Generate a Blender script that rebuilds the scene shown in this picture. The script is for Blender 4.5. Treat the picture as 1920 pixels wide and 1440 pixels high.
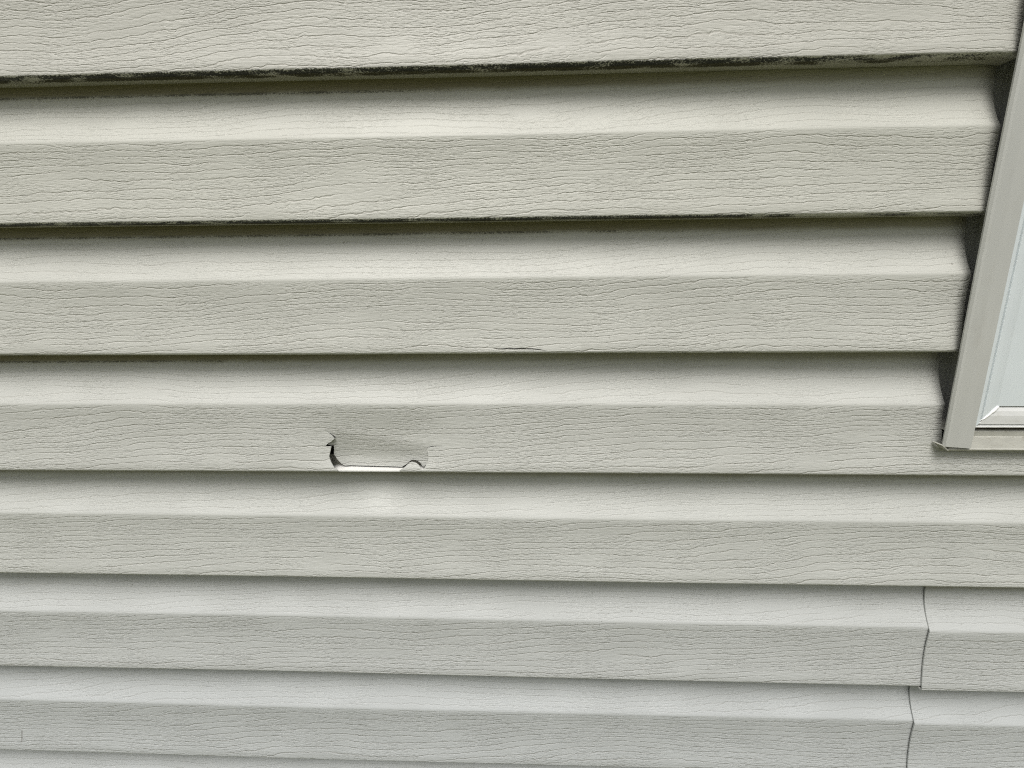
import bpy, bmesh, math, random
from mathutils import Vector, Matrix
from mathutils.geometry import delaunay_2d_cdt

for o in list(bpy.data.objects):
    bpy.data.objects.remove(o, do_unlink=True)
scene = bpy.context.scene
col = scene.collection

Z0 = 1.55            # height above the ground of the butt line of course 0
P = 0.1143           # exposure of one course

# ---------------------------------------------------------------- camera
cam_data = bpy.data.cameras.new('camera')
cam = bpy.data.objects.new('camera', cam_data)
col.objects.link(cam)
cam_data.sensor_fit = 'HORIZONTAL'
cam_data.sensor_width = 36.0
cam_data.lens = 36.0 * 800.0 / 1920.0
cam_data.clip_start = 0.01
cam_data.clip_end = 500
yaw, pit, roll = -0.0322927, -0.1985326, -0.0069108
fwd = Vector((math.sin(yaw) * math.cos(pit), math.cos(yaw) * math.cos(pit), math.sin(pit)))
rgt = Vector((math.cos(yaw), -math.sin(yaw), 0))
upv = rgt.cross(fwd)
cr, sr = math.cos(roll), math.sin(roll)
R_ = cr * rgt + sr * upv
U_ = -sr * rgt + cr * upv
m3 = Matrix((R_, U_, -fwd)).transposed()
cam.matrix_world = Matrix.Translation((0, -0.378947, Z0 - 0.179814)) @ m3.to_4x4()
scene.camera = cam

# ---------------------------------------------------------------- sky, sun, exposure
SUN_EL, SUN_AZ = math.radians(60), math.radians(196)   # azimuth from +Y, clockwise
world = bpy.data.worlds.new('World')
scene.world = world
world.use_nodes = True
wn, wl = world.node_tree.nodes, world.node_tree.links
wn.clear()
sky = wn.new('ShaderNodeTexSky')
sky.sky_type = 'NISHITA'
sky.sun_disc = False
sky.sun_elevation = SUN_EL
sky.sun_rotation = SUN_AZ
sky.dust_density = 6.0
sky.air_density = 1.0
sky.ozone_density = 1.0
hs = wn.new('ShaderNodeHueSaturation')
hs.inputs['Saturation'].default_value = 0.35      # veiled, overcast sky
bg = wn.new('ShaderNodeBackground')
bg.inputs['Strength'].default_value = 0.06
wo = wn.new('ShaderNodeOutputWorld')
wl.new(sky.outputs[0], hs.inputs['Color'])
wl.new(hs.outputs[0], bg.inputs[0])
wl.new(bg.outputs[0], wo.inputs[0])

sd = bpy.data.lights.new('sun', 'SUN')
sd.energy = 1.5
sd.angle = math.radians(32)
sd.color = (1.0, 0.975, 0.935)
sun = bpy.data.objects.new('sun', sd)
col.objects.link(sun)
to_sun = Vector((math.sin(SUN_AZ) * math.cos(SUN_EL), math.cos(SUN_AZ) * math.cos(SUN_EL), math.sin(SUN_EL)))
sun.rotation_euler = (-to_sun).to_track_quat('-Z', 'Y').to_euler()
sun.location = to_sun * 10

scene.render.engine = 'CYCLES'
scene.cycles.use_denoising = False      # keeps the fine grain; the light is soft enough
scene.cycles.filter_width = 1.15
scene.cycles.max_bounces = 4
scene.cycles.diffuse_bounces = 3
scene.cycles.glossy_bounces = 2
vs = scene.view_settings
vs.view_transform = 'Standard'
vs.look = 'None'
vs.gamma = 1.0
vs.use_curve_mapping = False
vs.exposure = 0.87

# ---------------------------------------------------------------- node helpers
class NT:
    def __init__(self, name):
        self.mat = bpy.data.materials.new(name)
        self.mat.use_nodes = True
        self.nt = self.mat.node_tree
        self.nt.nodes.clear()
        self.out = self.nt.nodes.new('ShaderNodeOutputMaterial')
        self.b = self.nt.nodes.new('ShaderNodeBsdfPrincipled')
        self.nt.links.new(self.b.outputs[0], self.out.inputs[0])
    def n(self, t): return self.nt.nodes.new(t)
    def put(self, s, sock):
        if isinstance(s, (int, float)): sock.default_value = s
        elif isinstance(s, tuple): sock.default_value = s
        else: self.nt.links.new(s, sock)
    def m(self, op, a, b=0.0, c=None, clamp=False):
        k = self.n('ShaderNodeMath'); k.operation = op; k.use_clamp = clamp
        self.put(a, k.inputs[0]); self.put(b, k.inputs[1])
        if c is not None: self.put(c, k.inputs[2])
        return k.outputs[0]
    def add(self, a, b): return self.m('ADD', a, b)
    def sub(self, a, b): return self.m('SUBTRACT', a, b)
    def mul(self, a, b): return self.m('MULTIPLY', a, b)
    def mad(self, a, b, c): return self.m('MULTIPLY_ADD', a, b, c)
    def ss(self, x, a, b, lo=0.0, hi=1.0):
        k = self.n('ShaderNodeMapRange'); k.interpolation_type = 'SMOOTHSTEP'
        self.put(x, k.inputs['Value'])
        k.inputs['From Min'].default_value = a; k.inputs['From Max'].default_value = b
        k.inputs['To Min'].default_value = lo; k.inputs['To Max'].default_value = hi
        return k.outputs[0]
    def vec(self, x, y, z=0.0):
        k = self.n('ShaderNodeCombineXYZ')
        self.put(x, k.inputs[0]); self.put(y, k.inputs[1]); self.put(z, k.inputs[2])
        return k.outputs[0]
    def noise(self, v, detail=0.0, dims='2D', rough=0.5, scale=1.0):
        k = self.n('ShaderNodeTexNoise'); k.noise_dimensions = dims
        self.put(v, k.inputs['Vector'])
        k.inputs['Scale'].default_value = scale
        k.inputs['Detail'].default_value = detail
        k.inputs['Roughness'].default_value = rough
        return k.outputs[0]
    def uv(self, name):
        k = self.n('ShaderNodeUVMap'); k.uv_map = name
        s = self.n('ShaderNodeSeparateXYZ'); self.nt.links.new(k.outputs[0], s.inputs[0])
        return s.outputs[0], s.outputs[1]
    def attr(self, name):
        k = self.n('ShaderNodeAttribute'); k.attribute_name = name
        return k
    def mixc(self, f, a, b):
        k = self.n('ShaderNodeMix'); k.data_type = 'RGBA'
        self.put(f, k.inputs[0]); self.put(a, k.inputs[6]); self.put(b, k.inputs[7])
        return k.outputs[2]

# ---------------------------------------------------------------- profile of one course
ARC = []          # (Y, s): from the back of the underside up to the hidden top; s = height above the butt line
RB = 0.0024
UNDER = [(0.0166, 0.0004), (0.0120, 0.0002), (0.0070, 0.0), (RB + 0.0015, 0.0)]
ARC += UNDER
for k in range(0, 6):
    a = math.pi / 2 * k / 5
    ARC.append((RB - RB * math.sin(a), RB - RB * math.cos(a)))
I_FACE0 = len(ARC) - 1                     # first point of the flat face
S_EDGE = 0.0665
Y_EDGE = (S_EDGE - 0.0024) * (0.20 - 0.135)
def face_y(s):
    t = max(0.0, (s - RB) / (S_EDGE - RB))
    return (S_EDGE - RB) * (0.20 * t - 0.135 * t * t)      # faintly bellied: leans back below, plumb above
for k in range(1, 9):
    s = RB + (S_EDGE - 0.0014 - RB) * k / 8
    ARC.append((face_y(s), s))
I_FACE1 = len(ARC) - 1                     # last point of the flat face
S_COVE = 0.1050
def cove_y(s):
    t = min(1.0, max(0.0, (s - S_EDGE) / (S_COVE - S_EDGE)))
    return 0.0168 - (0.0168 - Y_EDGE) * (1 - t) ** 1.8
ARC.append((Y_EDGE + 0.00012, S_EDGE))
ARC.append((cove_y(S_EDGE + 0.0016), S_EDGE + 0.0016))
for k in range(1, 12):
    s = S_EDGE + 0.0016 + (S_COVE - S_EDGE - 0.0016) * k / 11
    ARC.append((cove_y(s), s))
ARC.append((0.0171, P + 0.004))
ARC.append((0.0174, P + 0.012))
VV = [0.0]
for i in range(1, len(ARC)):
    VV.append(VV[-1] + math.hypot(ARC[i][0] - ARC[i - 1][0], ARC[i][1] - ARC[i - 1][1]))
v0 = VV[I_FACE0 - 3]
VV = [v - v0 for v in VV]
def v_of_face(s):
    return VV[I_FACE0] + (s - RB) * (VV[I_FACE1] - VV[I_FACE0]) / (ARC[I_FACE1][1] - RB)
V_EDGE = VV[I_FACE1 + 1]
V_TOP = VV[-3]         # where the cove becomes vertical under the course above

SCUFF = (-578.6, 18.0)
# ---------------------------------------------------------------- materials
def vinyl_material():
    t = NT('vinyl_siding')
    gu, gv = t.uv('grain')
    ru, rv = t.uv('profile')
    x = t.mul(gu, 1000.0); y = t.mul(gv, 1000.0)
    rvm = t.mul(rv, 1000.0)
    xr = t.mul(ru, 1000.0)
    # long wandering embossed grain lines: contours of a stretched field
    n1 = t.noise(t.vec(t.mul(x, 1 / 260), t.mul(y, 1 / 75)), 0.0)
    n2 = t.noise(t.vec(t.mul(x, 1 / 62), t.mul(y, 1 / 24)), 1.0)
    n3 = t.noise(t.vec(t.mul(x, 1 / 9.0), t.mul(y, 1 / 12.0)), 1.0, rough=0.6)
    F = t.mul(t.mad(x, -0.04, y), 1 / 6.2)
    F = t.add(F, t.mul(t.sub(n1, 0.5), 4.2))
    F = t.add(F, t.mul(t.sub(n2, 0.5), 1.15))
    F = t.add(F, t.mul(t.sub(n3, 0.5), 0.34))
    fr = t.m('FRACT', F)
    idr = t.m('FLOOR', t.add(F, 0.5))
    d = t.m('MINIMUM', fr, t.sub(1.0, fr))
    groove = t.ss(d, 0.01, 0.11, 1.0, 0.0)
    lm = t.noise(t.vec(t.mul(x, 1 / 80), t.mul(idr, 7.31)), 0.0)
    lm = t.ss(lm, 0.22, 0.40, 0.0, 1.0)
    groove = t.mul(groove, lm)
    # shorter side lines between them
    F2 = t.add(t.mul(F, 1.9), t.mul(t.sub(n3, 0.5), 0.9))
    f2 = t.m('FRACT', F2)
    i2 = t.m('FLOOR', t.add(F2, 0.5))
    d2_ = t.m('MINIMUM', f2, t.sub(1.0, f2))
    l2m = t.noise(t.vec(t.mul(x, 1 / 22), t.mul(i2, 5.17)), 0.0)
    side = t.mul(t.ss(d2_, 0.02, 0.15, 1.0, 0.0), t.ss(l2m, 0.60, 0.74))
    # fine dashes
    nd = t.noise(t.vec(t.mul(x, 1 / 5.5), t.mul(y, 1 / 0.85)), 0.0)
    nm = n2
    dash = t.mul(t.ss(nd, 0.50, 0.72), t.ss(nm, 0.35, 0.60, 0.25, 1.0))
    nd2 = t.noise(t.vec(t.mul(x, 1 / 13.0), t.mul(y, 1 / 2.0)), 1.0)
    soft = n2
    # the cove is embossed more shallowly than the face, the underside hardly
    kface = t.ss(rvm, V_EDGE * 1000 - 3, V_EDGE * 1000 + 3, 1.0, 0.55)
    kface = t.mul(kface, t.ss(rvm, -2.0, 2.5, 0.0, 1.0))
    h = t.mul(groove, -0.00025)
    h = t.add(h, t.mul(side, -0.00014))
    h = t.add(h, t.mul(dash, -0.00018))
    h = t.add(h, t.mul(nd2, 0.00020))
    h = t.add(h, t.mul(soft, 0.00020))
    kface = t.mul(kface, t.ss(t.m('ABSOLUTE', t.sub(rvm, V_EDGE * 1000)), 0.5, 4.0, 0.35, 1.0))
    h = t.mul(h, kface)
    bump = t.n('ShaderNodeBump')
    bump.inputs['Strength'].default_value = 1.0
    bump.inputs['Distance'].default_value = 1.0
    t.put(h, bump.inputs['Height'])
    t.nt.links.new(bump.outputs[0], t.b.inputs['Normal'])
    # colour: sun-faded beige, faint mottling, dirt and painted groove shade in the grain lines
    tint = t.attr('tint').outputs['Color']
    mott = t.noise(t.vec(t.mul(xr, 1 / 60), t.mul(rvm, 1 / 28), t.attr('row').outputs['Fac']), 1.0, '3D')
    base = t.mixc(t.ss(mott, 0.3, 0.7, 0.0, 1.0), (0.446, 0.448, 0.426, 1), (0.473, 0.475, 0.453, 1))
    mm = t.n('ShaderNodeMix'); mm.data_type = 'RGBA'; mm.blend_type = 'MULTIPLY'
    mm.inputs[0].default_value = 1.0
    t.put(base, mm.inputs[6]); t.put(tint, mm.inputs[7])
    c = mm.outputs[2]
    gd = t.mul(t.mul(groove, 0.21), kface)
    c = t.mixc(gd, c, (0.17, 0.145, 0.115, 1))
    c = t.mixc(t.mul(t.mul(dash, 0.07), kface), c, (0.17, 0.15, 0.11, 1))
    # mildew: black-green growth along the butt edge, specks at the lap of the next course
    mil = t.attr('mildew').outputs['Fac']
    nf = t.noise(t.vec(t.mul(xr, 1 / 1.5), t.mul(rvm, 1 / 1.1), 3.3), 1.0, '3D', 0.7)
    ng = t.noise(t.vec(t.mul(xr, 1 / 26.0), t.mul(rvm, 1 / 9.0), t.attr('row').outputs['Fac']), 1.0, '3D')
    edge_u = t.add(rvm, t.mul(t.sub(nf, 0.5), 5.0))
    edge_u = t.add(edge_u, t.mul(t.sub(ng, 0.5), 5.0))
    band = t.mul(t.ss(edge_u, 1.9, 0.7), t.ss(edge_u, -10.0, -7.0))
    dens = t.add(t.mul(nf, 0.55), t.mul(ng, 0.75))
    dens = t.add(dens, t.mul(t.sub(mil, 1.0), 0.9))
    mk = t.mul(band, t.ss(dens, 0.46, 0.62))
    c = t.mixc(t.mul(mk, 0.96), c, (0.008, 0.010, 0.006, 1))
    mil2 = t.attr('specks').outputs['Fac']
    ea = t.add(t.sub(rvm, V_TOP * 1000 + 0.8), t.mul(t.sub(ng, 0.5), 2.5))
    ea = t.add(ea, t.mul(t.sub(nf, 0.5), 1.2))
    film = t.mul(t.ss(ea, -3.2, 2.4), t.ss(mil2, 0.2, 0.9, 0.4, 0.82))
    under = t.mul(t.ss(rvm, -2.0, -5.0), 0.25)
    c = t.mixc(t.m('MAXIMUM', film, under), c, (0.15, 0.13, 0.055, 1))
    mil2 = t.attr('specks').outputs['Fac']
    e2 = t.add(t.sub(rvm, V_TOP * 1000 + 0.4), t.mul(t.sub(nf, 0.5), 2.6))
    b2 = t.mul(t.ss(e2, -0.9, 0.0), t.ss(e2, 2.2, 0.6))
    d2 = t.add(t.add(t.mul(nf, 0.85), t.mul(ng, 0.45)), t.mul(t.sub(mil2, 1.0), 0.9))
    c = t.mixc(t.mul(t.mul(b2, t.ss(d2, 0.50, 0.72)), 0.7), c, (0.018, 0.020, 0.010, 1))
    px_ = t.ss(t.m('ABSOLUTE', t.add(xr, 143.0)), 0.0, 26.0, 1.0, 0.0)  # pale glow below the hole, painted into the cove colour
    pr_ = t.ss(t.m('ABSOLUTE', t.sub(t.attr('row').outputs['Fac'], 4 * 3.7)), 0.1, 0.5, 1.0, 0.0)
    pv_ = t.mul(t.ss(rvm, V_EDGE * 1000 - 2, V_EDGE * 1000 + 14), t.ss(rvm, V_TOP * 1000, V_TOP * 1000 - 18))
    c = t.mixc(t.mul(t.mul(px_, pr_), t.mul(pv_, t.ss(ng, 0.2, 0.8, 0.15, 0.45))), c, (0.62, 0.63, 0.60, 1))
    # stray specks of dirt and one short scuff
    sp = t.noise(t.vec(t.mul(xr, 1 / 2.6), t.mul(rvm, 1 / 2.0), t.attr('row').outputs['Fac']), 0.0, '3D')
    c = t.mixc(t.ss(sp, 0.82, 0.90, 0.0, 0.40), c, (0.09, 0.075, 0.05, 1))
    sx = t.m('ABSOLUTE', t.sub(t.add(xr, t.mul(rvm, -0.13)), SCUFF[0]))
    sy = t.m('ABSOLUTE', t.sub(rvm, SCUFF[1]))
    sr_ = t.ss(t.m('ABSOLUTE', t.sub(t.attr('row').outputs['Fac'], 6 * 3.7)), 0.1, 0.5, 1.0, 0.0)
    sc_ = t.mul(t.mul(t.ss(sx, 0.4, 1.3, 1.0, 0.0), t.ss(sy, 5.0, 9.5, 1.0, 0.0)), t.mul(sr_, t.ss(nf, 0.3, 0.6, 0.3, 0.6)))
    c = t.mixc(sc_, c, (0.12, 0.11, 0.10, 1))
    t.put(c, t.b.inputs['Base Color'])
    t.b.inputs['Roughness'].default_value = 0.5
    t.b.inputs['Specular IOR Level'].default_value = 0.32
    return t.mat

def plain_material(name, rgb, rough=0.5, spec=0.4, var=0.06, sx=1 / 40.0, sy=1 / 40.0, dirt=0.0, dirt_rgb=(0.2, 0.18, 0.14), bump=0.0):
    t = NT(name)
    k = t.n('ShaderNodeTexCoord')
    mp = t.n('ShaderNodeMapping'); mp.inputs['Scale'].default_value = (1000 * sx, 1000 * sx, 1000 * sy)
    t.nt.links.new(k.outputs['Object'], mp.inputs[0])
    n = t.noise(mp.outputs[0], 4.0, '3D', 0.6)
    a = tuple(v * (1 - var) for v in rgb) + (1,)
    b = tuple(min(1, v * (1 + var)) for v in rgb) + (1,)
    c = t.mixc(t.ss(n, 0.3, 0.7), a, b)
    if dirt > 0:
        n2 = t.noise(mp.outputs[0], 6.0, '3D', 0.75, 2.3)
        c = t.mixc(t.mul(t.ss(n2, 0.50, 0.72), dirt), c, tuple(dirt_rgb) + (1,))
    t.put(c, t.b.inputs['Base Color'])
    t.b.inputs['Roughness'].default_value = rough
    t.b.inputs['Specular IOR Level'].default_value = spec
    if bump:
        fn = t.noise(k.outputs['Object'], 3.0, '3D', 0.6, 900.0)
        bp = t.n('ShaderNodeBump'); bp.inputs['Distance'].default_value = bump
        t.put(fn, bp.inputs['Height']); t.nt.links.new(bp.outputs[0], t.b.inputs['Normal'])
    return t.mat

M = {}
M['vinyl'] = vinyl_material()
M['raw'] = plain_material('raw_vinyl', (0.66, 0.66, 0.63), 0.5, 0.3, 0.03)
M['channel'] = plain_material('channel_vinyl', (0.428, 0.436, 0.412), 0.42, 0.4, 0.03, 1 / 30, 1 / 90, 0.12, (0.24, 0.21, 0.16), 0.00004)
M['sill_channel'] = plain_material('sill_channel_vinyl', (0.40, 0.40, 0.36), 0.45, 0.4, 0.06, 1 / 14, 1 / 5, 0.4, (0.17, 0.14, 0.09), 0.00004)
M['frame'] = plain_material('white_frame_vinyl', (0.595, 0.645, 0.66), 0.3, 0.45, 0.02, 1 / 50, 1 / 50, 0.10, (0.42, 0.40, 0.36), 0.00002)
M['rail'] = plain_material('white_rail_vinyl', (0.60, 0.61, 0.60), 0.3, 0.45, 0.04, 1 / 30, 1 / 8, 0.30, (0.36, 0.33, 0.27), 0.00002)
M['weld'] = plain_material('weld_vinyl', (0.80, 0.81, 0.80), 0.35, 0.5, 0.03)
M['gap_shade'] = plain_material('painted_gap_shade', (0.075, 0.06, 0.045), 0.8, 0.2, 0.4, 1 / 4, 1 / 4)  # shade of the gap under the frame as a dark colour
M['sheath'] = plain_material('sheathing_board', (0.10, 0.085, 0.06), 0.9, 0.2, 0.2, 1 / 20, 1 / 20)
M['blind'] = plain_material('blind_fabric', (0.6, 0.6, 0.57), 0.8, 0.2, 0.04)
gl = NT('window_glass')
gl.b.inputs['Base Color'].default_value = (0.9, 0.95, 0.95, 1)
gl.b.inputs['Roughness'].default_value = 0.02
gl.b.inputs['Transmission Weight'].default_value = 1.0
gl.b.inputs['IOR'].default_value = 1.45
M['glass'] = gl.mat

def lawn_material():
    t = NT('lawn')
    k = t.n('ShaderNodeTexCoord')
    n = t.noise(k.outputs['Object'], 6.0, '3D', 0.65, 1.7)
    n2 = t.noise(k.outputs['Object'], 4.0, '3D', 0.7, 60.0)
    c = t.mixc(t.ss(n, 0.35, 0.65), (0.085, 0.105, 0.030, 1), (0.14, 0.13, 0.05, 1))
    c = t.mixc(t.mul(n2, 0.6), c, (0.05, 0.06, 0.02, 1))
    t.put(c, t.b.inputs['Base Color'])
    t.b.inputs['Roughness'].default_value = 0.95
    return t.mat
M['lawn'] = lawn_material()

# ---------------------------------------------------------------- object helpers
def link(name, me, mat, parent=None, smooth=True):
    o = bpy.data.objects.new(name, me)
    col.objects.link(o)
    me.materials.append(mat)
    if smooth:
        me.polygons.foreach_set('use_smooth', [True] * len(me.polygons))
    if parent: o.parent = parent
    return o

def thing(name, label, cat, loc):
    o = bpy.data.objects.new(name, None)
    o.empty_display_size = 0.1
    col.objects.link(o)
    o.location = loc
    o['label'] = label
    o['category'] = cat
    o['kind'] = 'thing'
    return o

# ---------------------------------------------------------------- ground
gm = bpy.data.meshes.new('ground')
gb = bmesh.new()
N = 40
gv = {}
for i in range(N + 1):
    for j in range(N + 1):
        def w(k): 
            t = 2 * k / N - 1
            return math.copysign(abs(t) ** 3, t) * 200
        X, Y = w(i), w(j)
        gv[i, j] = gb.verts.new((X, Y, 0.02 * math.sin(X * 1.3 + 2 * math.sin(Y)) * min(1, abs(Y) / 3)))
for i in range(N):
    for j in range(N):
        gb.faces.new((gv[i, j], gv[i + 1, j], gv[i + 1, j + 1], gv[i, j + 1]))
gb.to_mesh(gm); gb.free()
ground = link('ground', gm, M['lawn'])
ground['kind'] = 'structure'

# ---------------------------------------------------------------- the wall and its siding
WX0, WX1 = -1.7, 1.75
wall = thing('house_wall', 'beige wood-grain vinyl siding wall with one course broken through', 'wall', (0, 0, 0))

def wob(x, row, k):
    r = random.Random(row * 17 + k * 131)
    a = 0.0
    for f, amp in ((2.1, 1.0), (5.3, 0.55), (12.7, 0.22), (31.0, 0.07)):
        a += amp * math.sin(f * x * (0.8 + 0.4 * r.random()) + r.random() * 6.28)
    return a

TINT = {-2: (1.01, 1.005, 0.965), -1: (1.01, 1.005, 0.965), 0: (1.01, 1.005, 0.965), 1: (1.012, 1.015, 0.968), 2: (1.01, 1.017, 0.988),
        3: (1.0, 1.012, 1.0), 4: (0.992, 1.01, 1.008), 5: (0.930, 0.957, 0.985), 6: (0.892, 0.928, 0.975), 7: (0.885, 0.92, 0.97)}  # lower courses darker and bluer: the wall's light falloff put into the colour

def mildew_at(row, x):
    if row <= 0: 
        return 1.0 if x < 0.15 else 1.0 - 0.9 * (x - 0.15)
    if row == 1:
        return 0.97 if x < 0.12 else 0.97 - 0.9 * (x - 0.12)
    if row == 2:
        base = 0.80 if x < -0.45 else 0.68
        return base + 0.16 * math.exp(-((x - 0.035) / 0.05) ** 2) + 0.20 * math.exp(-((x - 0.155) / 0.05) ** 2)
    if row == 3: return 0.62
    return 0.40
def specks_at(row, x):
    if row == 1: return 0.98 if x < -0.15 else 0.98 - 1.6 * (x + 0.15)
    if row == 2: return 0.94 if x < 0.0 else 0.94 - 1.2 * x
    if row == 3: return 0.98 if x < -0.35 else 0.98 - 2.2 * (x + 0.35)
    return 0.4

GOFF = {}
def goff(row, piece):
    r = random.Random(row * 7 + piece * 1009 + 5)
    return r.uniform(0, 9.0), r.uniform(0, 9.0)

class PanelMesh:
    def __init__(self, row, piece=0, dy=0.0, dz=0.0, bow=False):
        self.bow = bow
        self.row = row; self.dy = dy; self.dz = dz
        self.co = []; self.uv = []; self.tri = []
        self.go = goff(row, piece)
    def pt(self, x, Y, s, v, ddy=0.0, ddz=0.0):
        row = self.row
        z = Z0 - row * P + s + self.dz
        z += 0.00034 * wob(x, row, 1)
        y = Y + self.dy + 0.0005 * wob(x, row, 2)
        e = x - (SID_L - 0.016)
        if e > 0 and x < SID_L + 1e-5 and self.bow:         # cut ends bow back into the window channel
            k = (e / 0.016) ** 2
            if row == 3: k *= smooth(0.037, 0.055, s)
            y += 0.0034 * k
        self.co.append((x, y + ddy, z + ddz))
        self.uv.append((x, v))
        return len(self.co) - 1
    def grid(self, xs, i0, i1, skip=None):
        idx = {}
        for a, x in enumerate(xs):
            for i in range(i0, i1 + 1):
                Y, s = ARC[i]
                idx[a, i] = self.pt(x, Y, s, VV[i])
        for a in range(len(xs) - 1):
            for i in range(i0, i1):
                if skip and skip(0.5 * (xs[a] + xs[a + 1]), i): continue
                self.tri.append((idx[a, i], idx[a + 1, i], idx[a + 1, i + 1], idx[a, i + 1]))
    def build(self, thick=0.0011):
        me = bpy.data.meshes.new('siding_panel')
        me.from_pydata(self.co, [], self.tri)
        me.uv_layers.new(name='profile'); me.uv_layers.new(name='grain')
        l1 = me.uv_layers['profile']; l2 = me.uv_layers['grain']
        gx, gy = self.go
        for lp in me.loops:
            u, v = self.uv[lp.vertex_index]
            l1.data[lp.index].uv = (u, v)
            l2.data[lp.index].uv = (u + gx, v + gy)
        for nm, ty in (('mildew', 'FLOAT'), ('specks', 'FLOAT'), ('row', 'FLOAT'), ('tint', 'FLOAT_COLOR')):
            me.attributes.new(nm, ty, 'POINT')
        am, asx, ar, at = (me.attributes[n] for n in ('mildew', 'specks', 'row', 'tint'))
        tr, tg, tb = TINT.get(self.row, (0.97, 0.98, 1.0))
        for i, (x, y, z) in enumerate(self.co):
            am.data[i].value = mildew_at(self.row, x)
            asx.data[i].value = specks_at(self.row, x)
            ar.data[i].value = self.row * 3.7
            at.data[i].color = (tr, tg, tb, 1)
        bm = bmesh.new(); bm.from_mesh(me)
        bmesh.ops.remove_doubles(bm, verts=bm.verts, dist=0.00002)
        bm.to_mesh(me); bm.free()
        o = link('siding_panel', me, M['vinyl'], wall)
        md = o.modifiers.new('thickness', 'SOLIDIFY')
        md.thickness = thick; md.offset = -1.0
        me.materials.append(M['raw']); md.material_offset = 1
        me_split = o.modifiers.new('crisp_edges', 'EDGE_SPLIT'); me_split.split_angle = math.radians(42)
        return o

def xs_range(x0, x1, step=0.03, extra=()):
    n = max(1, round((x1 - x0) / step))
    s = {round(x0 + (x1 - x0) * k / n, 6) for k in range(n + 1)} | {round(e, 6) for e in extra if x0 < e < x1}
    return sorted(s)

NI = len(ARC) - 1
WIN_X0, WIN_X1 = 0.3944, 1.20            # window rough opening inside the channels
WIN_Z0, WIN_Z1 = Z0 - 0.2955, Z0 + 0.86
SID_L, SID_R = WIN_X0 - 0.0150, WIN_X1 + 0.0150

ENDX = [SID_L - 0.016 + 0.002 * k for k in range(8)]
def inside(poly, x, y):
    c = False; j = len(poly) - 1
    for i in range(len(poly)):
        xi, yi = poly[i]; xj, yj = poly[j]
        if (yi > y) != (yj > y) and x < (xj - xi) * (y - yi) / (yj - yi) + xi: c = not c
        j = i
    return c

def smooth(a, b, t):
    t = min(1, max(0, (t - a) / (b - a))); return t * t * (3 - 2 * t)

def patched(pm, xs, x0, x1, s1, cut, closed, disp, grid=0.0035, drop=None, hinge=None, flapx=None):
    """replace the face cells of x0..x1 below height s1 with a triangulation that follows a tear line.
    closed: polygon of the torn piece, disp(x, s, inside) -> (dy, dz)"""
    pts, edges = [], []
    def addp(p):
        for k, q in enumerate(pts):
            if abs(q[0] - p[0]) < 1e-6 and abs(q[1] - p[1]) < 1e-6: return k
        pts.append(Vector(p)); return len(pts) - 1
    cols = [x for x in xs if x0 - 1e-6 <= x <= x1 + 1e-6]
    rows = [ARC[i][1] for i in range(I_FACE0, I_FACE1 + 1)]
    b = [addp((x, rows[0])) for x in cols] + [addp((x1, s)) for s in rows[1:]] + \
        [addp((x, rows[-1])) for x in reversed(cols[:-1])] + [addp((x0, s)) for s in reversed(rows[1:-1])]
    for k in range(len(b)): edges.append((b[k], b[(k + 1) % len(b)]))
    ci = [addp(p) for p in cut]
    for k in range(len(ci) - 1): edges.append((ci[k], ci[k + 1]))
    if hinge:
        hi = [addp(p) for p in hinge]
        for k in range(len(hi) - 1): edges.append((hi[k], hi[k + 1]))
        ci += hi
    rr = random.Random(3)
    nx = int((x1 - x0) / grid); ns = int((rows[-1] - rows[0]) / grid)
    for i in range(1, nx):
        for j in range(1, ns):
            q = (x0 + (x1 - x0) * (i + 0.3 * (j % 2)) / nx, rows[0] + (rows[-1] - rows[0]) * j / ns)
            if min((Vector(q) - p).length for p in pts[:len(b) + len(ci)]) > grid * 0.35:
                pts.append(Vector(q))
    V, E_, Fs, *_ = delaunay_2d_cdt(pts, edges, [], 0, 1e-7)
    cache = {}
    for f in Fs:
        cx = sum(V[i].x for i in f) / len(f); cs = sum(V[i].y for i in f) / len(f)
        ins = inside(closed, cx, cs)
        if drop and drop(cx, cs, ins): continue
        ids = []
        for i in f:
            if (i, ins) not in cache:
                x, s = V[i].x, V[i].y
                dy, dz = disp(x, s, ins)
                cache[i, ins] = pm.pt(x, face_y(s), s, v_of_face(s), dy, dz)
                if ins and flapx:
                    k = cache[i, ins]; c0 = pm.co[k]; pm.co[k] = (c0[0] + flapx(x, s), c0[1], c0[2])
            ids.append(cache[i, ins])
        area = sum(V[f[k]].x * V[f[(k + 1) % len(f)]].y - V[f[(k + 1) % len(f)]].x * V[f[k]].y for k in range(len(f)))
        pm.tri.append(tuple(ids if area > 0 else reversed(ids)))

# --- torn piece of course 3
HOLE_CUT = [(-0.1953, 0.0412), (-0.1900, 0.0392), (-0.1850, 0.0362), (-0.1822, 0.0328), (-0.1850, 0.0303), (-0.1890, 0.0278), (-0.1917, 0.0251),
            (-0.1889, 0.0243), (-0.1863, 0.0245), (-0.1873, 0.0200), (-0.1886, 0.0150), (-0.1866, 0.0095), (-0.1835, 0.0050), (-0.1800, RB),
            (-0.1200, RB), (-0.1150, 0.0055), (-0.1110, 0.0092), (-0.1085, 0.0101), (-0.1050, 0.0095), (-0.1015, 0.0072), (-0.0995, 0.0040), (-0.0980, 0.0032),
            (-0.0955, 0.0058), (-0.0932, 0.0105), (-0.0926, 0.0150), (-0.0930, 0.0200), (-0.0939, 0.0238),
            (-0.0900, 0.0250), (-0.0850, 0.0257), (-0.0782, 0.0258)]
HOLE_POLY = HOLE_CUT
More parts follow.
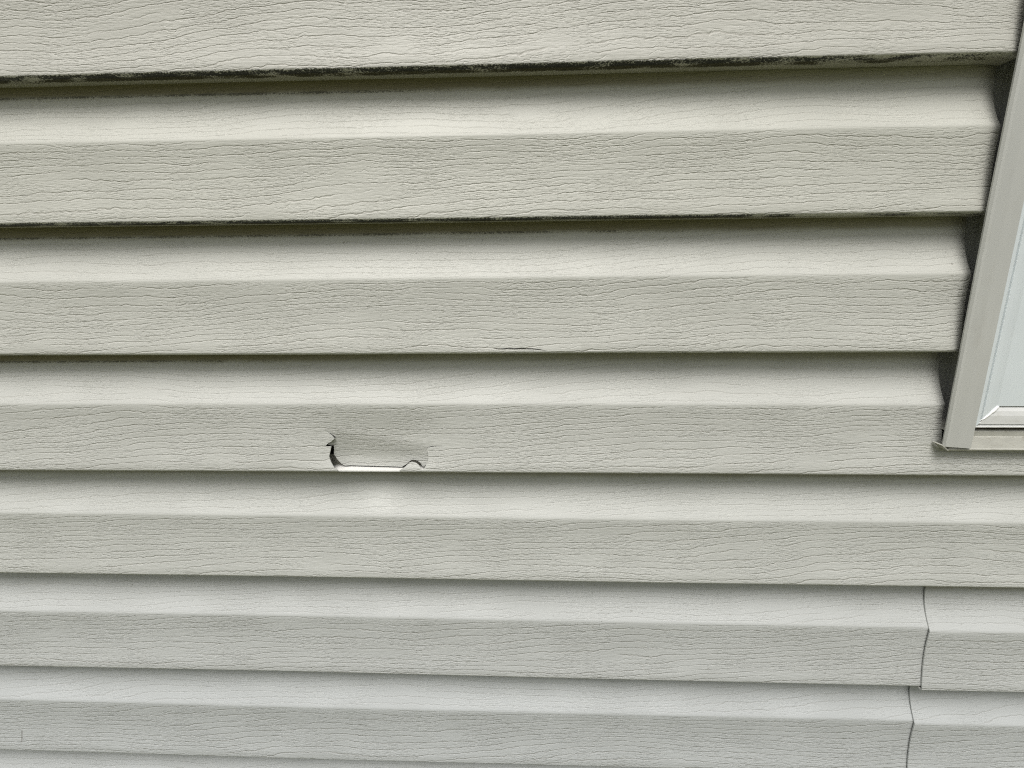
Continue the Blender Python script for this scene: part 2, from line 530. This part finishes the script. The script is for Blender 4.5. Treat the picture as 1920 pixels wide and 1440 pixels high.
def hole_disp(x, s, ins):
    wx = smooth(-0.225, -0.165, x) * (1 - smooth(-0.115, -0.06, x))
    dent = 0.0028 * wx * smooth(0.0645, 0.030, s)
    if s <= RB + 1e-6 and not ins: dent = 0.0
    if not ins:
        lip = smooth(-0.0965, -0.092, x) * (1 - smooth(-0.086, -0.077, x)) * smooth(0.012, 0.0235, s) * (1 if s < 0.0262 else 0)
        tooth = smooth(-0.1970, -0.1835, x) * (1 if 0.0246 < s < 0.0385 and x < -0.18 else 0)
        return dent * smooth(0.0, 0.015, s) - 0.0003 * lip - 0.0012 * tooth, -0.0006 * lip - 0.0004 * tooth
    # hinge: straight line between the two crack tips
    a, b = HOLE_CUT[0], HOLE_CUT[-1]
    t = (x - a[0]) / (b[0] - a[0])
    sh = a[1] + t * (b[1] - a[1])
    q = max(0.0, sh - s)
    tip = min(1.0, max(0.0, min(x - a[0], b[0] - x)) / 0.02)
    push = 0.0114 * (q / 0.036) ** 1.25 * (0.55 + 0.45 * tip)
    push *= 1.0 - 0.12 * smooth(-0.135, -0.09, x)
    return dent * smooth(0.0, 0.015, s) + push, 0.0004 * (q / 0.036)
# --- hairline split above the butt edge of course 2
SPLIT = [(-0.0330, 0.0042), (-0.0240, 0.0052), (-0.0080, 0.0050), (0.0060, 0.0049), (0.0120, 0.0042), (0.0200, RB)]
SPLIT_POLY = SPLIT + [(-0.0330, RB)]
def split_disp(x, s, ins):
    if not ins: return 0.0, 0.0
    k = smooth(-0.0330, -0.014, x) * (1 - smooth(0.012, 0.020, x))
    f = min(1.0, (s - RB) / 0.0022)
    return -0.0002 * k * f, -0.0009 * k * f

def panel(row, x0, x1, piece=0, dy=0.0, dz=0.0, i0=0, i1=NI, thick=0.0011):
    pm = PanelMesh(row, piece, dy, dz, bow=abs(x1 - SID_L) < 1e-6)
    pm.grid(xs_range(x0, x1, 0.03, ENDX), i0, i1)
    return pm.build(thick)

for row in range(-8, 13):
    zb = Z0 - row * P
    if row == 3:
        hx = [-0.1800, -0.1200, -0.2250, -0.0550]
        xs = xs_range(WX0, SID_L, 0.015, hx + ENDX)
        pm = PanelMesh(3, bow=True)
        def sk(xm, i):
            if I_FACE0 <= i < I_FACE1 and -0.2250 < xm < -0.0550: return True
            if len(UNDER) <= i < I_FACE0 and -0.1800 < xm < -0.1200: return True
            return False
        pm.grid(xs, 0, NI, sk)
        patched(pm, xs, -0.2250, -0.0550, None, HOLE_CUT, HOLE_POLY, hole_disp, flapx=lambda x, s: 0.0036 * max(0.0, min(1.0, (0.036 - s) / 0.03)) * (1 - smooth(-0.19, -0.15, x)), hinge=[(HOLE_CUT[0][0] + (HOLE_CUT[-1][0] - HOLE_CUT[0][0]) * k / 30, HOLE_CUT[0][1] + (HOLE_CUT[-1][1] - HOLE_CUT[0][1]) * k / 30) for k in range(31)])
        # below the window the same course runs on, cut back to a strip
        cut_i = max(i for i in range(len(ARC)) if ARC[i][1] < 0.0345 and i <= I_FACE1)
        pm.grid(xs_range(SID_L, WX1), 0, cut_i)
        o = pm.build()
        o['label'] = 'course punched in, torn flap with black gaps over its lower edge'
    elif row == 2:
        xs = xs_range(WX0, SID_L, 0.02, [-0.05, 0.05] + ENDX)
        pm = PanelMesh(2, bow=True)
        pm.grid(xs, 0, NI, lambda xm, i: I_FACE0 <= i < I_FACE1 and -0.05 < xm < 0.05)
        patched(pm, xs, -0.05, 0.05, None, SPLIT, SPLIT_POLY, split_disp, 0.003)
        o = pm.build()
        o['label'] = 'course with a hairline split just above its lower edge'
        panel(row, SID_R, WX1, 1)
    elif zb + P > WIN_Z0 - 0.02 and zb < WIN_Z1 + 0.02:
        panel(row, WX0, SID_L); panel(row, SID_R, WX1, 1)
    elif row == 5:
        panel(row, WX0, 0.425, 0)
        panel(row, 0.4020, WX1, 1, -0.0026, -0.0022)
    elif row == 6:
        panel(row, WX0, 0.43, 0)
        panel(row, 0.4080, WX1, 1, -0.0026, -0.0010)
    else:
        panel(row, WX0, WX1)

# sheathing behind the siding
def box_mesh(name, x0, x1, y0, y1, z0, z1):
    me = bpy.data.meshes.new(name)
    c = [(x0, y0, z0), (x1, y0, z0), (x1, y1, z0), (x0, y1, z0), (x0, y0, z1), (x1, y0, z1), (x1, y1, z1), (x0, y1, z1)]
    me.from_pydata(c, [], [(0, 3, 2, 1), (4, 5, 6, 7), (0, 1, 5, 4), (1, 2, 6, 5), (2, 3, 7, 6), (3, 0, 4, 7)])
    return me
link('sheathing_board', box_mesh('sheathing_board', WX0, WX1, 0.032, 0.12, 0.0, 2.55), M['sheath'], wall, False)

# ---------------------------------------------------------------- the window
win = thing('window', 'white framed window with taupe vinyl trim channel beside the siding', 'window', (WIN_X0, 0, WIN_Z0))
def wlink(name, me, mat, smooth=True, parent=win):
    o = link(name, me, mat, None, smooth)
    o.parent = parent
    o.matrix_parent_inverse = Matrix.Translation((-WIN_X0, 0, -WIN_Z0)) if parent is win else Matrix.Identity(4)
    return o

def sweep(name, sect, p0, p1, mat, thick=0.0011, wav=0.0, flip=False, skew=None, seg=24):
    """extrude an open polyline section along p0..p1; sect gives world offsets (Vector) from the path"""
    co, fc = [], []
    n = len(sect)
    for k in range(seg + 1):
        t = k / seg
        p = p0.lerp(p1, t)
        for j, q in enumerate(sect):
            r = p + q
            if skew: r = skew(r, t, j)
            co.append(tuple(r))
    for k in range(seg):
        for j in range(n - 1):
            a, b, c, d = k * n + j, k * n + j + 1, (k + 1) * n + j + 1, (k + 1) * n + j
            fc.append((d, c, b, a) if flip else (a, b, c, d))
    me = bpy.data.meshes.new(name)
    me.from_pydata(co, [], fc)
    o = wlink(name, me, mat, False)
    md = o.modifiers.new('thickness', 'SOLIDIFY'); md.thickness = thick; md.offset = -1.0
    return o

CW = 0.0232     # face width of the channel
def jsect(ax, out):
    # ax: unit vector pointing from the window outwards
    Y = Vector((0, 1, 0))
    pts = [(0.038, 0.0245), (0.0, 0.0245), (0.0, -0.0052), (0.0008, -0.0062), (0.006, -0.0061), (0.012, -0.0058), (0.018, -0.0060), (0.0212, -0.0061), (0.0224, -0.0057), (CW, -0.0046), (CW - 0.0003, -0.0034)]
    return [ax * a + Y * b for a, b in pts]
def lefttrim(r, t, j):
    # lower end cut a little out of square
    if 2 < j: r.x += 0.012 * min(0.2, Z0 - 0.12 - r.z) * (j - 2) / 8 if r.z < Z0 - 0.12 else 0.0
    if t < 1e-6 and 2 < j: r.z += (WIN_X0 - r.x) * 0.07
    return r
sweep('trim_channel', jsect(Vector((-1, 0, 0)), 0), Vector((WIN_X0, 0, Z0 - 0.3132)), Vector((WIN_X0, 0, WIN_Z1 + CW)), M['channel'], skew=lefttrim)
sweep('trim_channel', jsect(Vector((1, 0, 0)), 0), Vector((WIN_X1, 0, Z0 - 0.3132)), Vector((WIN_X1, 0, WIN_Z1 + CW)), M['channel'], flip=True)
sweep('trim_channel', [q + Vector((0, 0.0012, 0)) for q in jsect(Vector((0, 0, 1)), 0)], Vector((WIN_X0, 0, WIN_Z1)), Vector((WIN_X1, 0, WIN_Z1)), M['channel'])
# channel under the sill: a creased face tucked behind the side channel
Y = Vector((0, 1, 0)); Zv = Vector((0, 0, 1))
ss = [(0.0305, -0.002), (0.0305, 0.0005), (0.0080, 0.0005), (0.0076, -0.0036), (0.0006, -0.0040), (-0.0004, -0.0046), (-0.0003, -0.0090), (-0.0011, -0.0096), (-0.0034, -0.0188), (-0.0040, -0.0196), (-0.0034, -0.0204), (0.0006, -0.0206)]
o = sweep('sill_channel', [Y * a + Zv * b for a, b in ss], Vector((0.3785, 0.0, WIN_Z0 + 0.0002)), Vector((WIN_X1 + CW, 0.0, WIN_Z0 + 0.0002)), M['sill_channel'], seg=40, flip=True)
# bent tab at its left end
tab = bpy.data.meshes.new('bent_tab')
zb = WIN_Z0 - 0.0204
zt = Z0 - 0.3108
tab.from_pydata([(0.3700, -0.0064, zt), (0.3764, -0.0058, zt - 0.0052), (0.3764, 0.003, zt - 0.0046), (0.3702, 0.003, zt + 0.0004), (0.3792, -0.0046, zt - 0.0046), (0.3792, 0.003, zt - 0.0044)],
                [], [(0, 1, 2, 3), (1, 4, 5, 2)])
o = wlink('bent_tab', tab, M['sill_channel'], False)
md = o.modifiers.new('thickness', 'SOLIDIFY'); md.thickness = 0.0009; md.offset = 1.0
# dark-coloured strip standing in for the shade in the gap under the frame
me = box_mesh('gap_shade_strip', WIN_X0 + 0.0015, WIN_X1 - 0.0015, 0.0030, 0.03, WIN_Z0 - 0.0032, WIN_Z0 + 0.0003)
wlink('gap_shade_strip', me, M['gap_shade'], False)

# mitred frame members: profile (w inward from the outer edge, Y)
FP = [(0.0, 0.030), (0.0, -0.0036), (0.0005, -0.0044), (0.0040, -0.0044), (0.0050, -0.0040), (0.0056, -0.0016), (0.0066, -0.0016), (0.0072, -0.0034),
      (0.0110, -0.0034), (0.0150, -0.0030), (0.0186, -0.0024), (0.0680, -0.0024), (0.0690, -0.0016), (0.0690, 0.022)]
RP = [(0.0, 0.030), (0.0, -0.0036), (0.0003, -0.0041), (0.0014, -0.0041), (0.0018, -0.0036), (0.0021, -0.0020), (0.0027, -0.0020), (0.0031, -0.0036),
      (0.0110, -0.0036), (0.0150, -0.0029), (0.0182, -0.0016), (0.0186, -0.0004), (0.0192, -0.0004), (0.0194, -0.0024)]
fx0, fx1, fz0, fz1 = WIN_X0 + 0.0013, WIN_X1 - 0.0013, WIN_Z0 + 0.0004, WIN_Z1 - 0.0004
def member(name, side, mat, i0=0, i1=len(FP) - 1, FP=FP):
    co, fc = [], []
    seg = 20
    for w, y in FP[i0:i1 + 1]:
        for k in range(seg + 1):
            t = k / seg
            if side in 'LR':
                z = (fz0 + w) + t * ((fz1 - w) - (fz0 + w))
                x = fx0 + w if side == 'L' else fx1 - w
            else:
                x = (fx0 + w) + t * ((fx1 - w) - (fx0 + w))
                z = fz0 + w if side == 'B' else fz1 - w
            co.append((x, y, z))
    n = seg + 1
    for a in range(i1 - i0):
        for k in range(seg):
            q = (a * n + k, a * n + k + 1, (a + 1) * n + k + 1, (a + 1) * n + k)
            fc.append(q if side in 'RB' else q[::-1])
    me = bpy.data.meshes.new(name)
    me.from_pydata(co, [], fc)
    o = wlink(name, me, mat, False)
    md = o.modifiers.new('soft_edges', 'BEVEL'); md.width = 0.0004; md.segments = 2; md.limit_method = 'ANGLE'; md.angle_limit = math.radians(15)
    return o
IB = 10
member('frame_stile', 'L', M['frame'], 0, IB); member('frame_stile', 'R', M['frame'], 0, IB)
member('frame_rail', 'B', M['rail'], 0, len(RP) - 1, RP); member('frame_rail', 'T', M['frame'], 0, IB)
for s in 'LRT': member('sash_face', s, M['frame'], IB, len(FP) - 1)
member('sash_face', 'B', M['frame'], 0, 3, [(0.0194, -0.0024)] + FP[-3:])
# weld bead squeezed out along the mitre
bm = bmesh.new()
a = Vector((fx0 + 0.0062, -0.0034, fz0 + 0.0062)); b = Vector((fx0 + 0.0196, 0.0036, fz0 + 0.0196))
rr = random.Random(4)
ax = (b - a).normalized(); s1 = ax.cross(Vector((0, 1, 0))).normalized(); s2 = ax.cross(s1)
rings = []
NB = 22
for k in range(NB + 1):
    t = k / NB
    # follow the bevel profile so that the bead lies on it
    w = 0.0042 + t * 0.0152
    yy = None
    for (wa, ya), (wb, yb) in zip(FP, FP[1:]):
        if wa <= w <= wb and wb > wa: yy = ya + (yb - ya) * (w - wa) / (wb - wa)
    p = Vector((fx0 + w, min(yy, -0.0024) - 0.0002, fz0 + w))
    rad = (0.00055 + 0.00075 * smooth(0.1, 0.8, t)) * (0.85 + 0.3 * rr.random())
    if k in (0, NB): rad *= 0.35
    rings.append([bm.verts.new(p + s1 * rad * math.cos(u * math.pi / 4) + s2 * rad * math.sin(u * math.pi / 4) * 0.8) for u in range(8)])
for k in range(NB):
    for u in range(8):
        bm.faces.new((rings[k][u], rings[k][(u + 1) % 8], rings[k + 1][(u + 1) % 8], rings[k + 1][u]))
bm.faces.new(rings[0]); bm.faces.new(rings[-1])
bmesh.ops.recalc_face_normals(bm, faces=bm.faces)
me = bpy.data.meshes.new('weld_bead'); bm.to_mesh(me); bm.free()
wlink('weld_bead', me, M['weld'])
wlink('glass_pane', box_mesh('glass_pane', fx0 + 0.069, fx1 - 0.069, 0.016, 0.020, fz0 + 0.069, fz1 - 0.069), M['glass'], False)
wlink('blind', box_mesh('blind', fx0 + 0.066, fx1 - 0.066, 0.027, 0.029, fz0 + 0.066, fz1 - 0.066), M['blind'], False)
